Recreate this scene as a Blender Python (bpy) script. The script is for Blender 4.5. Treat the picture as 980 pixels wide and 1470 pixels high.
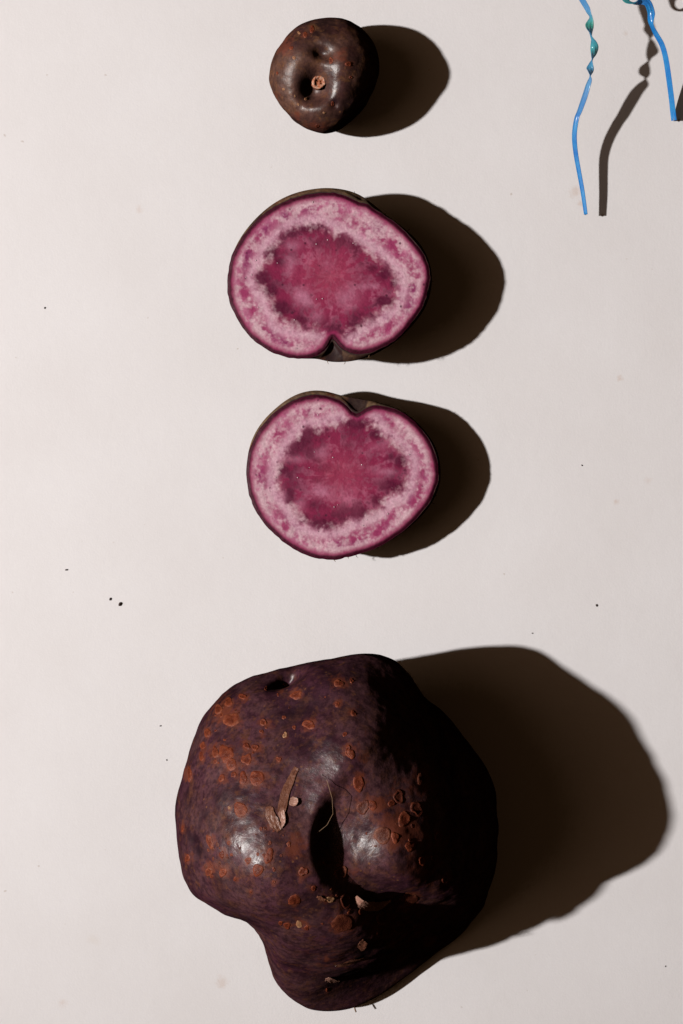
import bpy, math, random
import numpy as np
from mathutils import Vector
from mathutils.bvhtree import BVHTree

for _o in list(bpy.data.objects):
    bpy.data.objects.remove(_o)
R = math.radians
SC = bpy.context.scene
COL = SC.collection

# ------------------------------------------------------------------ camera, light, exposure
S = 0.0002            # one unit of the layout below is 0.2 mm
D = 2400.0            # camera height in layout units
CX, CY = 490.0, 735.0
ELEV = R(40.0)        # height of the lamp over the table, seen from the potatoes
K = 1.0 / math.tan(ELEV)

cam = bpy.data.cameras.new('camera')
cam_o = bpy.data.objects.new('camera', cam)
COL.objects.link(cam_o)
cam_o.location = (0, 0, D * S)
cam.sensor_fit = 'VERTICAL'
cam.sensor_height = 36.0
cam.lens = 36.0 * D / 1470.0
cam.clip_start = 0.01
cam.clip_end = 10
SC.camera = cam_o

world = bpy.data.worlds.new('World')
SC.world = world
world.use_nodes = True
bg = world.node_tree.nodes['Background']
bg.inputs[0].default_value = (1.0, 0.52, 0.22, 1)
bg.inputs[1].default_value = 0.0165

lamp = bpy.data.lights.new('lamp', 'SPOT')
lamp_o = bpy.data.objects.new('lamp', lamp)
COL.objects.link(lamp_o)
LD = 1.9
lamp_o.location = (-LD * math.cos(ELEV), -0.025, LD * math.sin(ELEV))
lamp.energy = 214
lamp.spot_size = R(33)
lamp.spot_blend = 1.0
lamp_o.rotation_euler = (Vector((0.0, 0.10, 0.0)) - lamp_o.location).to_track_quat('-Z', 'Y').to_euler()
lamp.color = (1.0, 0.982, 0.948)
lamp.shadow_soft_size = 0.026
# added wide dim fill behind the lamp, lifts and softens the shadows
fill = bpy.data.lights.new('shadow_fill', 'AREA')
fill_o = bpy.data.objects.new('shadow_fill', fill)
COL.objects.link(fill_o)
fill.shape = 'DISK'
fill.size = 1.5
fill.energy = 2.8
fill.color = (1.0, 0.60, 0.36)
fill_o.location = (-LD * math.cos(ELEV) * 1.02, -0.025, LD * math.sin(ELEV) * 1.02)
fill_o.rotation_euler = (-fill_o.location).to_track_quat('-Z', 'Y').to_euler()

SC.view_settings.view_transform = 'Standard'
SC.view_settings.look = 'None'
SC.view_settings.exposure = 0.0
SC.view_settings.gamma = 1.0
SC.cycles.max_bounces = 1
SC.cycles.diffuse_bounces = 0
SC.cycles.glossy_bounces = 0


# ------------------------------------------------------------------ helpers
def lin(r, g, b):
    f = lambda c: (c / 12.92 if c <= 0.04045 else ((c + 0.055) / 1.055) ** 2.4)
    return (f(r / 255.0), f(g / 255.0), f(b / 255.0))


def flat(px, py, z):
    """plan position (layout units, x right, y down as in a plan drawing) of what is seen at px,py at height z"""
    f = 1.0 - z / D
    return CX + (px - CX) * f, CY + (py - CY) * f


def wpos(x, y, z):
    return ((x - CX) * S, (CY - y) * S, z * S)


def smooth(a, b, x):
    t = np.clip((x - a) / (b - a), 0, 1)
    return t * t * (3 - 2 * t)


def outline(points, center, n, sigma=1.2):
    """radius at n even angles round center of a closed outline"""
    p = np.array(points, float) - np.array(center, float)
    a = np.arctan2(p[:, 1], p[:, 0]) % (2 * math.pi)
    r = np.hypot(p[:, 0], p[:, 1])
    o = np.argsort(a)
    a, r = a[o], r[o]
    a3 = np.concatenate([a - 2 * math.pi, a, a + 2 * math.pi])
    r3 = np.concatenate([r, r, r])
    m = 1440
    th = np.arange(m) * 2 * math.pi / m
    rr = np.interp(th, a3, r3)
    if sigma > 0:
        k = np.arange(m)
        k = np.minimum(k, m - k) * 360.0 / m
        g = np.exp(-0.5 * (k / sigma) ** 2)
        g /= g.sum()
        rr = np.real(np.fft.ifft(np.fft.fft(rr) * np.fft.fft(g)))
    tn = np.arange(n) * 2 * math.pi / n
    return np.interp(tn, np.append(th, 2 * math.pi), np.append(rr, rr[0]))


_lat = {}


def vnoise(x, y, seed):
    if seed not in _lat:
        _lat[seed] = np.random.RandomState(seed).rand(64, 64)
    L = _lat[seed]
    xi = np.floor(x).astype(int)
    yi = np.floor(y).astype(int)
    fx = x - xi
    fy = y - yi
    fx = fx * fx * (3 - 2 * fx)
    fy = fy * fy * (3 - 2 * fy)
    g = lambda i, j: L[i % 64, j % 64]
    return (g(xi, yi) * (1 - fx) + g(xi + 1, yi) * fx) * (1 - fy) + (g(xi, yi + 1) * (1 - fx) + g(xi + 1, yi + 1) * fx) * fy


def fbm(x, y, scale, seed, octs=4):
    t = 0
    amp = 1.0
    tot = 0
    for k in range(octs):
        c, s_ = math.cos(k * 0.9 + seed), math.sin(k * 0.9 + seed)
        u = (x * c - y * s_) / scale * 2 ** k
        v = (x * s_ + y * c) / scale * 2 ** k
        t = t + amp * vnoise(u + 17.3 * k, v + 5.1 * k, seed + k)
        tot += amp
        amp *= 0.55
    return t / tot


_lat3 = {}


def vnoise3(p, scale, seed):
    if seed not in _lat3:
        _lat3[seed] = np.random.RandomState(seed).rand(32, 32, 32)
    L = _lat3[seed]
    q = p / scale + 100.0
    i = np.floor(q).astype(int)
    f = q - i
    f = f * f * f * (f * (f * 6 - 15) + 10)
    i %= 32
    j = (i + 1) % 32
    x0, y0, z0 = i.T
    x1, y1, z1 = j.T
    fx, fy, fz = f.T
    a = (L[x0, y0, z0] * (1 - fx) + L[x1, y0, z0] * fx) * (1 - fy) + (L[x0, y1, z0] * (1 - fx) + L[x1, y1, z0] * fx) * fy
    b = (L[x0, y0, z1] * (1 - fx) + L[x1, y0, z1] * fx) * (1 - fy) + (L[x0, y1, z1] * (1 - fx) + L[x1, y1, z1] * fx) * fy
    return a * (1 - fz) + b * fz - 0.5


def mesh_obj(name, verts, faces, mat=None, parent=None, shade=True, colors=None, attrs=None):
    """faces: a list, or an (n,4)/(n,3) int array"""
    me = bpy.data.meshes.new(name)
    v = np.asarray(verts, np.float32)
    if isinstance(faces, tuple) and len(faces) == 2 and isinstance(faces[0], np.ndarray):
        loops, sizes = faces
        me.vertices.add(len(v))
        me.vertices.foreach_set('co', v.ravel())
        me.loops.add(len(loops))
        me.loops.foreach_set('vertex_index', loops.astype(np.int32))
        me.polygons.add(len(sizes))
        starts = np.concatenate([[0], np.cumsum(sizes)[:-1]])
        me.polygons.foreach_set('loop_start', starts.astype(np.int32))
        me.polygons.foreach_set('loop_total', sizes.astype(np.int32))
        me.update(calc_edges=True)
        me.validate()
    else:
        me.from_pydata([tuple(map(float, q)) for q in v], [], [tuple(int(i) for i in f) for f in faces])
    if shade:
        me.polygons.foreach_set('use_smooth', [True] * len(me.polygons))
    if colors is not None:
        at = me.attributes.new('tint', 'FLOAT_COLOR', 'POINT')
        c = np.ones((len(v), 4), np.float32)
        c[:, :3] = colors
        at.data.foreach_set('color', c.ravel())
    if attrs:
        for k, a in attrs.items():
            at = me.attributes.new(k, 'FLOAT', 'POINT')
            at.data.foreach_set('value', np.asarray(a, np.float32))
    me.update()
    o = bpy.data.objects.new(name, me)
    COL.objects.link(o)
    if mat:
        me.materials.append(mat)
    if parent:
        o.parent = parent
        o.matrix_parent_inverse = parent.matrix_world.inverted()
    return o


def thing(name, label, cat, loc=(0, 0, 0), group=None):
    o = bpy.data.objects.new(name, None)
    o.empty_display_size = 0.005
    COL.objects.link(o)
    o.location = loc
    o['label'] = label
    o['category'] = cat
    if group:
        o['group'] = group
    bpy.context.view_layer.update()
    return o


def tag(o, label, cat, group=None, kind=None):
    if label:
        o['label'] = label
    if cat:
        o['category'] = cat
    if group:
        o['group'] = group
    if kind:
        o['kind'] = kind


def rings_faces(nr, n, cap_first=True, cap_last=True):
    """quads between nr rings of n points, plus pole fans on vertex nr*n (first) and the next (last)"""
    i = np.arange(nr - 1)[:, None] * n
    j = np.arange(n)[None, :]
    j2 = (j + 1) % n
    q = np.stack([i + j, i + j2, i + n + j2, i + n + j], -1).reshape(-1, 4)
    loops = [q.ravel()]
    sizes = [np.full(len(q), 4)]
    idx = nr * n
    jj = np.arange(n)
    if cap_first:
        f = np.stack([np.full(n, idx), (jj + 1) % n, jj], -1)
        loops.append(f.ravel())
        sizes.append(np.full(n, 3))
        idx += 1
    if cap_last:
        b = (nr - 1) * n
        f = np.stack([np.full(n, idx), b + jj, b + (jj + 1) % n], -1)
        loops.append(f.ravel())
        sizes.append(np.full(n, 3))
    return np.concatenate(loops), np.concatenate(sizes)


def catmull(a, per):
    a = np.array(a, float)
    n = len(a)
    out = []
    for i in range(n - 1):
        p0, p1, p2, p3 = a[max(i - 1, 0)], a[i], a[i + 1], a[min(i + 2, n - 1)]
        for k in range(per):
            t = k / per
            out.append(0.5 * ((2 * p1) + (-p0 + p2) * t + (2 * p0 - 5 * p1 + 4 * p2 - p3) * t * t + (-p0 + 3 * p1 - 3 * p2 + p3) * t ** 3))
    out.append(a[-1])
    return np.array(out)


class NT:
    def __init__(self, name):
        self.m = bpy.data.materials.new(name)
        self.m.use_nodes = True
        self.t = self.m.node_tree
        self.b = self.t.nodes['Principled BSDF']
        self.out = self.t.nodes['Material Output']

    def n(self, typ, **kw):
        nd = self.t.nodes.new(typ)
        for k, v in kw.items():
            if k.startswith('i_'):
                nd.inputs[k[2:].replace('_', ' ')].default_value = v
            else:
                setattr(nd, k, v)
        return nd

    def l(self, a, b):
        self.t.links.new(a, b)

    def noise(self, scale, detail=4.0, rough=0.55, vec=None, dist=0.0):
        nd = self.n('ShaderNodeTexNoise')
        nd.inputs['Scale'].default_value = scale
        nd.inputs['Detail'].default_value = detail
        nd.inputs['Roughness'].default_value = rough
        nd.inputs['Distortion'].default_value = dist
        self.l(vec if vec else self.co(), nd.inputs['Vector'])
        return nd.outputs['Fac']

    def co(self):
        if not hasattr(self, '_co'):
            self._co = self.n('ShaderNodeTexCoord').outputs['Object']
        return self._co

    def ramp(self, fac, stops, interp='LINEAR'):
        nd = self.n('ShaderNodeValToRGB')
        cr = nd.color_ramp
        cr.interpolation = interp
        while len(cr.elements) < len(stops):
            cr.elements.new(0.5)
        for e, (p, c) in zip(cr.elements, stops):
            e.position = p
            e.color = (*c, 1) if hasattr(c, '__len__') else (c, c, c, 1)
        self.l(fac, nd.inputs['Fac'])
        return nd.outputs['Color']

    def mix(self, fac, a, b, mode='MIX'):
        nd = self.n('ShaderNodeMix', data_type='RGBA', blend_type=mode)
        for sock, v in ((nd.inputs[0], fac), (nd.inputs[6], a), (nd.inputs[7], b)):
            if hasattr(v, 'is_linked'):
                self.l(v, sock)
            elif hasattr(v, '__len__'):
                sock.default_value = (*v, 1)
            else:
                sock.default_value = v
        return nd.outputs[2]

    def math(self, op, a, b=0.0):
        nd = self.n('ShaderNodeMath', operation=op)
        for sock, v in ((nd.inputs[0], a), (nd.inputs[1], b)):
            if hasattr(v, 'is_linked'):
                self.l(v, sock)
            else:
                sock.default_value = v
        return nd.outputs[0]

    def attr(self, name, out='Fac'):
        return self.n('ShaderNodeAttribute', attribute_name=name).outputs[out]

    def bump(self, h, dist, strength=1.0, prev=None):
        nd = self.n('ShaderNodeBump')
        nd.inputs['Strength'].default_value = strength
        nd.inputs['Distance'].default_value = dist
        self.l(h, nd.inputs['Height'])
        if prev:
            self.l(prev, nd.inputs['Normal'])
        return nd.outputs[0]


# ------------------------------------------------------------------ materials
def mat_table():
    m = NT('white_board')
    c = m.mix(m.ramp(m.noise(30, 5), [(0.35, 0.0), (0.7, 1.0)]), (0.72, 0.682, 0.69), (0.75, 0.715, 0.728))
    # faint yellow-brown smears rubbed into the board
    st = m.ramp(m.noise(46, 3, 0.6), [(0.70, 0.0), (0.80, 1.0)])
    c = m.mix(m.math('MULTIPLY', st, 0.25), c, (0.60, 0.48, 0.36))
    wob = m.noise(900, 3, 0.6)
    for (sx_, sy_, sr_, am_) in ((826, 276, 14, 0.30), (834, 292, 8, 0.30), (890, 543, 7, 0.35), (885, 720, 7, 0.30), (318, 1410, 14, 0.28), (90, 1440, 10, 0.2), (200, 300, 9, 0.2), (898, 48, 5, 0.35), (930, 690, 9, 0.15)):
        vd = m.n('ShaderNodeVectorMath', operation='DISTANCE')
        m.l(m.co(), vd.inputs[0])
        vd.inputs[1].default_value = wpos(sx_, sy_, 0)
        dd = m.math('ADD', m.math('DIVIDE', vd.outputs['Value'], sr_ * S), m.math('MULTIPLY', wob, 1.6))
        c = m.mix(m.math('MULTIPLY', m.ramp(m.math('DIVIDE', dd, 2.0), [(0.45, 1.0), (0.80, 0.0)]), am_), c, (0.50, 0.30, 0.19))
    fl = m.ramp(m.noise(900, 2, 0.5), [(0.25, 0.0), (0.75, 1.0)])
    c = m.mix(m.math('MULTIPLY', fl, 0.10), c, (0.60, 0.55, 0.56))
    sp = m.ramp(m.noise(420, 1, 0.4), [(0.795, 0.0), (0.83, 1.0)])
    c = m.mix(m.math('MULTIPLY', sp, 0.35), c, (0.35, 0.24, 0.16))
    m.l(c, m.b.inputs['Base Color'])
    m.b.inputs['Roughness'].default_value = 0.75
    m.b.inputs['Specular IOR Level'].default_value = 0.25
    b1 = m.bump(m.noise(1600, 3, 0.6), 0.00006, 0.55)
    b2 = m.bump(m.noise(260, 2, 0.5), 0.0002, 0.22, b1)
    m.l(b2, m.b.inputs['Normal'])
    return m.m


def mat_skin(name, purple, dust, brown, gloss=0.36, mottle=0.62, spec=0.48):
    m = NT(name)
    n1 = m.noise(95, 6, 0.62, dist=0.4)
    n2 = m.noise(240, 5, 0.6)
    n3 = m.noise(55, 4, 0.6, dist=0.8)
    dark = tuple(x * 0.26 for x in purple)
    c = m.mix(m.ramp(n1, [(0.36, 0.0), (0.60, 1.0)]), dark, purple)
    c = m.mix(m.math('MULTIPLY', m.ramp(n3, [(0.40, 0.0), (0.66, 1.0)]), 0.75), c, dust)
    c = m.mix(m.math('MULTIPLY', m.ramp(n2, [(0.52, 0.0), (0.74, 1.0)]), 0.65), c, brown)
    # pinprick freckles and thin dark patches
    vo = m.n('ShaderNodeTexVoronoi')
    vo.inputs['Scale'].default_value = 520
    m.l(m.co(), vo.inputs['Vector'])
    fr = m.ramp(vo.outputs['Distance'], [(0.10, 1.0), (0.20, 0.0)])
    gate = m.ramp(m.noise(330, 2), [(0.55, 0.0), (0.62, 1.0)])
    c = m.mix(m.math('MULTIPLY', m.math('MULTIPLY', fr, gate), 0.8), c, (0.20, 0.085, 0.035))
    n4 = m.noise(620, 4, 0.65)
    c = m.mix(m.math('MULTIPLY', m.ramp(n4, [(0.40, 1.0), (0.54, 0.0)]), mottle), c, dark)
    n5 = m.noise(430, 4, 0.65, dist=0.5)
    c = m.mix(m.math('MULTIPLY', m.ramp(n5, [(0.54, 0.0), (0.68, 1.0)]), 0.55), c, tuple(x * 1.15 for x in brown))
    gr = m.noise(1300, 4, 0.7)
    c = m.mix(m.math('MULTIPLY', m.ramp(gr, [(0.42, 0.0), (0.66, 1.0)]), 0.45), c, tuple(x * 0.3 for x in purple))
    # rust stain round the scabs and red or dark patches, some of them shade painted into hollows (attributes of the mesh)
    edge = m.noise(420, 4, 0.65)
    rust = m.attr('rust')
    rf = m.ramp(m.math('ADD', rust, m.math('MULTIPLY', m.math('SUBTRACT', edge, 0.5), 1.7)), [(0.30, 0.0), (0.72, 1.0)])
    c = m.mix(m.math('MULTIPLY', rf, 0.85), c, (0.135, 0.030, 0.014))
    dk = m.attr('bruise_shade')
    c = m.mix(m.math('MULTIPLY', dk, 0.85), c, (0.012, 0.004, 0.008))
    m.l(c, m.b.inputs['Base Color'])
    rg = m.ramp(m.noise(200, 4), [(0.3, gloss - 0.06), (0.7, gloss + 0.12)])
    m.l(m.math('ADD', rg, m.math('MULTIPLY', rf, 0.15)), m.b.inputs['Roughness'])
    m.b.inputs['Specular IOR Level'].default_value = spec
    b1 = m.bump(m.noise(1500, 4, 0.65), 0.00014, 0.42)
    b2 = m.bump(m.noise(480, 3, 0.6), 0.0004, 0.30, b1)
    b3 = m.bump(m.noise(130, 3, 0.5), 0.0012, 0.22, b2)
    m.l(b3, m.b.inputs['Normal'])
    return m.m


def mat_flesh():
    m = NT('purple_flesh')
    c = m.attr('tint', 'Color')
    g = m.noise(1500, 3, 0.6)
    c = m.mix(m.ramp(g, [(0.30, 0.26), (0.70, 0.0)]), c, (0.16, 0.010, 0.050))
    vo = m.n('ShaderNodeTexVoronoi')
    vo.inputs['Scale'].default_value = 330
    m.l(m.co(), vo.inputs['Vector'])
    gate = m.ramp(m.noise(260, 2), [(0.50, 0.0), (0.56, 1.0)])
    c = m.mix(m.math('MULTIPLY', m.math('MULTIPLY', m.ramp(vo.outputs['Distance'], [(0.08, 1.0), (0.15, 0.0)]), gate), 0.75), c, (0.055, 0.006, 0.022))
    m.l(c, m.b.inputs['Base Color'])
    m.l(m.ramp(m.noise(300, 3), [(0.3, 0.50), (0.7, 0.72)]), m.b.inputs['Roughness'])
    m.b.inputs['Specular IOR Level'].default_value = 0.16
    b1 = m.bump(m.noise(2000, 3, 0.6), 0.00012, 0.5)
    b2 = m.bump(m.noise(500, 3, 0.55), 0.0003, 0.25, b1)
    m.l(b2, m.b.inputs['Normal'])
    return m.m


def mat_scab(name, a, b, rough=0.5, rimc=(0.30, 0.13, 0.075)):
    m = NT(name)
    n = m.noise(800, 4, 0.65)
    c = m.mix(m.ramp(n, [(0.36, 0.0), (0.62, 1.0)]), a, b)
    rim = m.attr('rim')
    c = m.mix(m.math('MULTIPLY', rim, 0.30 if rough > 0.4 else 0.8), c, rimc)
    core = m.attr('core')
    c = m.mix(m.math('MULTIPLY', core, 0.5), c, tuple(x * 0.4 for x in a))
    m.l(c, m.b.inputs['Base Color'])
    m.b.inputs['Roughness'].default_value = rough
    m.b.inputs['Specular IOR Level'].default_value = 0.28
    b1 = m.bump(m.noise(1400, 4, 0.7), 0.0003, 0.8)
    m.l(b1, m.b.inputs['Normal'])
    return m.m


def mat_flake(name, a, b):
    m = NT(name)
    n = m.noise(600, 4, 0.6, dist=1.0)
    c = m.mix(m.ramp(n, [(0.34, 0.0), (0.66, 1.0)]), a, b)
    m.l(c, m.b.inputs['Base Color'])
    m.b.inputs['Roughness'].default_value = 0.42
    m.l(m.bump(m.noise(1200, 3, 0.6), 0.0003, 0.6), m.b.inputs['Normal'])
    return m.m


def mat_plastic():
    m = NT('blue_green_plastic')
    side = m.attr('side')
    tone = m.noise(300, 2)
    blue = m.mix(m.ramp(tone, [(0.35, 0.0), (0.65, 1.0)]), (0.010, 0.25, 0.80), (0.03, 0.38, 0.88))
    green = m.mix(m.ramp(tone, [(0.35, 0.0), (0.65, 1.0)]), (0.02, 0.36, 0.24), (0.06, 0.48, 0.42))
    c = m.mix(side, blue, green)
    c = m.mix(m.math('MULTIPLY', m.attr('pale'), 0.55), c, (0.30, 0.55, 0.72))
    m.l(c, m.b.inputs['Base Color'])
    m.b.inputs['Roughness'].default_value = 0.22
    m.b.inputs['Specular IOR Level'].default_value = 0.55
    # thin film: part of the light comes through the strip
    tr = m.n('ShaderNodeBsdfTranslucent')
    m.l(c, tr.inputs['Color'])
    mx = m.n('ShaderNodeMixShader')
    mx.inputs[0].default_value = 0.42
    m.l(m.b.outputs[0], mx.inputs[1])
    m.l(tr.outputs[0], mx.inputs[2])
    tp = m.n('ShaderNodeBsdfTransparent')
    m2 = m.n('ShaderNodeMixShader')
    m2.inputs[0].default_value = 0.19
    m.l(mx.outputs[0], m2.inputs[1])
    m.l(tp.outputs[0], m2.inputs[2])
    m.l(m2.outputs[0], m.out.inputs['Surface'])
    return m.m


def mat_plain(name, c, rough=0.6):
    m = NT(name)
    n = m.noise(700, 3, 0.6)
    m.l(m.mix(m.ramp(n, [(0.3, 0.0), (0.7, 1.0)]), tuple(x * 0.6 for x in c), c), m.b.inputs['Base Color'])
    m.b.inputs['Roughness'].default_value = rough
    return m.m


M_TABLE = mat_table()
M_SKIN = mat_skin('dark_purple_skin', (0.072, 0.022, 0.036), (0.120, 0.052, 0.054), (0.125, 0.045, 0.020), 0.33, 0.62, 0.42)
M_SKIN_S = mat_skin('brown_purple_skin', (0.076, 0.028, 0.026), (0.145, 0.068, 0.046), (0.17, 0.070, 0.026), 0.40, 0.38)
M_SKIN_H = mat_skin('thin_cut_skin', (0.12, 0.055, 0.038), (0.30, 0.200, 0.125), (0.30, 0.165, 0.070), 0.5, 0.4, 0.2)
M_FLESH = mat_flesh()
M_SCAB = mat_scab('rust_scab', (0.10, 0.014, 0.006), (0.21, 0.044, 0.017))
M_SCAB_D = mat_scab('dark_scab', (0.060, 0.010, 0.006), (0.13, 0.030, 0.014))
M_SCAB_T = mat_scab('tan_scab', (0.26, 0.10, 0.045), (0.36, 0.19, 0.10))
M_FLAKE = mat_flake('dry_brown_flake', (0.10, 0.030, 0.016), (0.20, 0.080, 0.048))
M_FLAKE_P = mat_flake('pale_pink_flake', (0.22, 0.090, 0.065), (0.42, 0.23, 0.17))
M_STUB = mat_scab('orange_stub', (0.30, 0.060, 0.022), (0.52, 0.17, 0.075), 0.28, (0.62, 0.40, 0.30))
M_HAIR = mat_plain('root_fibre', (0.22, 0.12, 0.06))
M_SOIL = mat_plain('dark_soil', (0.045, 0.020, 0.018), 0.8)
M_PLASTIC = mat_plastic()
M_BEAD = mat_plain('wet_glint_bead', (0.75, 0.52, 0.58), 0.08)  # pale base colour paints in the glint of the drops

# ------------------------------------------------------------------ the table
tn = 2
tv = [(-1.2, -1.2, 0), (1.2, -1.2, 0), (1.2, 1.2, 0), (-1.2, 1.2, 0)]
table = mesh_obj('tabletop', tv, [(0, 1, 2, 3)], M_TABLE, shade=False)
tag(table, 'white board surface lit from the left, the potatoes and tie lie on it', None, kind='structure')


# ------------------------------------------------------------------ whole potatoes
def gauss(x, y, cx, cy, sx, sy, rot):
    c, s_ = math.cos(R(rot)), math.sin(R(rot))
    u = (x - cx) * c + (y - cy) * s_
    v = -(x - cx) * s_ + (y - cy) * c
    return np.exp(-0.5 * ((u / sx) ** 2 + (v / sy) ** 2))


class Potato:
    """a closed lump: plan radius rad(angle), belly height belly(angle), crown height over the belly crown(x, y)"""

    def __init__(self, outl, center, belly, crown, shadow=None, base_crown=150, p=2.25, dents=(), top_h=200, side_dents=(), nrefine=4, min_h=40, max_h=330, p_dir=None, tilt=0.0, left=None, step=False):
        self.step = step
        self.p_dir = p_dir
        self.left = None
        if left:
            yy = np.linspace(800, 1600, 161)
            hh = np.interp(yy, [q[0] for q in left], [q[1] for q in left])
            g = np.exp(-0.5 * (np.arange(-20, 21) / 7.0) ** 2)
            self.left = (yy, np.convolve(np.pad(hh, 20, 'edge'), g / g.sum(), 'valid'))
        self.tilt = tilt
        self.c = np.array(center, float)
        self.belly, self.p, self.dents, self.top_h = belly, p, dents, top_h
        self.side_dents = side_dents
        n = 360
        self.n0 = n
        th = np.arange(n) * 2 * math.pi / n
        target_px = outline(outl, center, n, 1.0)
        zb = belly(th)
        fx = CX + (center[0] + target_px * np.cos(th) - CX) * (1 - zb / D)
        fy = CY + (center[1] + target_px * np.sin(th) - CY) * (1 - zb / D)
        cz = float(np.mean(zb))
        self.pc = np.array(flat(center[0], center[1], cz))
        self.rad = outline(np.stack([fx, fy], 1), self.pc, n, 0.6)
        # crown height by plan row y
        self.rows = np.linspace(self.pc[1] - 330, self.pc[1] + 330, 133)
        self.row_h = np.full(len(self.rows), float(base_crown))
        for it in range(nrefine):
            v = self.build(n * 4, 48)[0]
            # silhouette in the camera against the outline
            f = D / (D - v[:, 2])
            sx = CX + (v[:, 0] - CX) * f - center[0]
            sy = CY + (v[:, 1] - CY) * f - center[1]
            a = (np.arctan2(sy, sx) % (2 * math.pi)) / (2 * math.pi) * n
            rr = np.hypot(sx, sy)
            got = np.zeros(n)
            np.maximum.at(got, np.minimum(a.astype(int), n - 1), rr)
            tgt = np.interp(np.arange(n) + 0.5, np.arange(n + 1), np.append(target_px, target_px[0]))
            ratio = np.where(got > 1, tgt / np.maximum(got, 1), 1)
            ratio = np.clip(ratio, 0.9, 1.1)
            kk = np.minimum(np.arange(n), n - np.arange(n))
            g = np.exp(-0.5 * (kk / 3.0) ** 2)
            g /= g.sum()
            ratio = np.real(np.fft.ifft(np.fft.fft(ratio) * np.fft.fft(g)))
            if it < 7:
                self.rad = self.rad * (1 + 0.7 * (ratio - 1))
            if shadow is not None:
                sh = np.array(shadow, float)
                o = np.argsort(sh[:, 1])
                want = np.interp(self.rows, sh[o, 1], sh[o, 0], left=np.nan, right=np.nan)
                lx, ly, lz = CX - LD * math.cos(ELEV) / S, CY + 0.025 / S, LD * math.sin(ELEV) / S
                tt = lz / (lz - v[:, 2])
                reach = lx + (v[:, 0] - lx) * tt
                shy = ly + (v[:, 1] - ly) * tt
                ri = np.clip(np.round((shy - self.rows[0]) / (self.rows[1] - self.rows[0])).astype(int), 0, len(self.rows) - 1)
                best = np.full(len(self.rows), -1e9)
                np.maximum.at(best, ri, reach)
                dh = np.where(np.isnan(want) | (best < 0), 0, (want - best) / K)
                ok = ~(np.isnan(want) | (best < 0))
                h = np.clip(self.row_h + 1.0 * np.clip(dh, -40, 40), min_h, max_h)
                idx = np.arange(len(h))
                if ok.any():
                    first, last = idx[ok][0], idx[ok][-1]
                    h[:first] = h[first]
                    tail = idx[last + 1:]
                    h[tail] = h[last]
                g = np.exp(-0.5 * (np.arange(-12, 13) / 3.6) ** 2)
                g /= g.sum()
                h = np.convolve(np.pad(h, 12, 'edge'), g, 'valid')
                self.row_h = h

    def height(self, x, y):
        h = np.interp(y, self.rows, self.row_h)
        if self.left is None:
            return h
        lx, ly = self.left
        return h + (np.interp(y, lx, ly) - h) * (1 - smooth(-60, 130, x - self.pc[0]))

    def build(self, n, m):
        th = np.arange(n) * 2 * math.pi / n
        rad = np.interp(th, np.arange(self.n0 + 1) * 2 * math.pi / self.n0, np.append(self.rad, self.rad[0]))
        kk = np.minimum(np.arange(n), n - np.arange(n)) * 360.0 / n
        g = np.exp(-0.5 * (kk / 13.0) ** 2)
        soft = np.real(np.fft.ifft(np.fft.fft(rad) * np.fft.fft(g / g.sum())))
        zb = self.belly(th)
        # m rings on the top half, m//3 below
        t = (np.arange(1, m + 1) / m) * math.pi / 2
        rho_t = np.sin(t)
        mb = max(8, m // 3)
        tb = (np.arange(1, mb) / mb) * math.pi / 2
        rho_b = np.cos(tb)
        p = self.p
        ct, st = np.cos(th), np.sin(th)
        rho = rho_t[:, None]
        rs = soft + (rad - soft) * smooth(0.45, 1.0, rho)
        x = self.pc[0] + rho * rs * ct
        y = self.pc[1] + rho * rs * st
        dx = (x - self.pc[0]) / 230.0
        sp = 0.14 * np.log1p(np.exp(np.clip(dx / 0.14, -30, 30)))
        h = self.height(x, y) * (1 - (0.10 * dx + (self.tilt - 0.10) * sp if self.tilt else 0))
        if self.p_dir:
            deg = (np.degrees(th) + 180) % 360 - 180
            p = np.interp(deg, [q[0] for q in self.p_dir], [q[1] for q in self.p_dir])
            p = p[None, :]
        prof = np.maximum(1 - rho ** p, 0) ** (1 / p)
        bm = np.mean(zb)
        zz = bm + (zb - bm) * smooth(0, 1, rho)
        z = zz + h * prof
        w = 1 - rho ** 7
        for (cx, cy, sx, sy, rot, A) in self.dents:
            fx, fy = flat(cx, cy, self.top_h)
            z = z + A * gauss(x, y, fx, fy, sx, sy, rot) * w
        if self.step:      # the ground falls away to the right of a curved brow
            fy = CY + (y - CY) / (1 - self.top_h / D)
            fx = CX + (x - CX) / (1 - self.top_h / D)
            x0 = 450 + 26 * ((fy - 1190) / 75.0) ** 2
            u = fx - x0
            z = z - 33 * smooth(-8, 28, u) * np.exp(-np.maximum(u, 0) / 420.0) * np.exp(-0.5 * ((fy - 1185) / 46.0) ** 2) * w
        for (cx, cy, zc, r, A) in self.side_dents:
            fx, fy = flat(cx, cy, zc)
            z = z + A * gauss(x, y, fx, fy, r, r, 0)
        top = np.stack([x, y, z], -1)
        rho = rho_b[:, None]
        xb = self.pc[0] + rho * rad * ct
        yb = self.pc[1] + rho * rad * st
        zb2 = zb * (1 - np.maximum(1 - rho ** 2.6, 0) ** (1 / 2.6))
        bot = np.stack([xb, yb, zb2], -1)
        zp = np.mean(top[0, :, 2])
        v = np.concatenate([top.reshape(-1, 3), bot.reshape(-1, 3), [[self.pc[0], self.pc[1], zp], [self.pc[0], self.pc[1], 0.0]]])
        f = rings_faces(m + mb - 1, n)
        return v, f


def image_of(v):
    f = D / (D - v[:, 2])
    return CX + (v[:, 0] - CX) * f, CY + (v[:, 1] - CY) * f


def to_world(v):
    v = np.asarray(v, float)
    return np.stack([(v[:, 0] - CX) * S, (CY - v[:, 1]) * S, v[:, 2] * S], 1)


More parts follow.
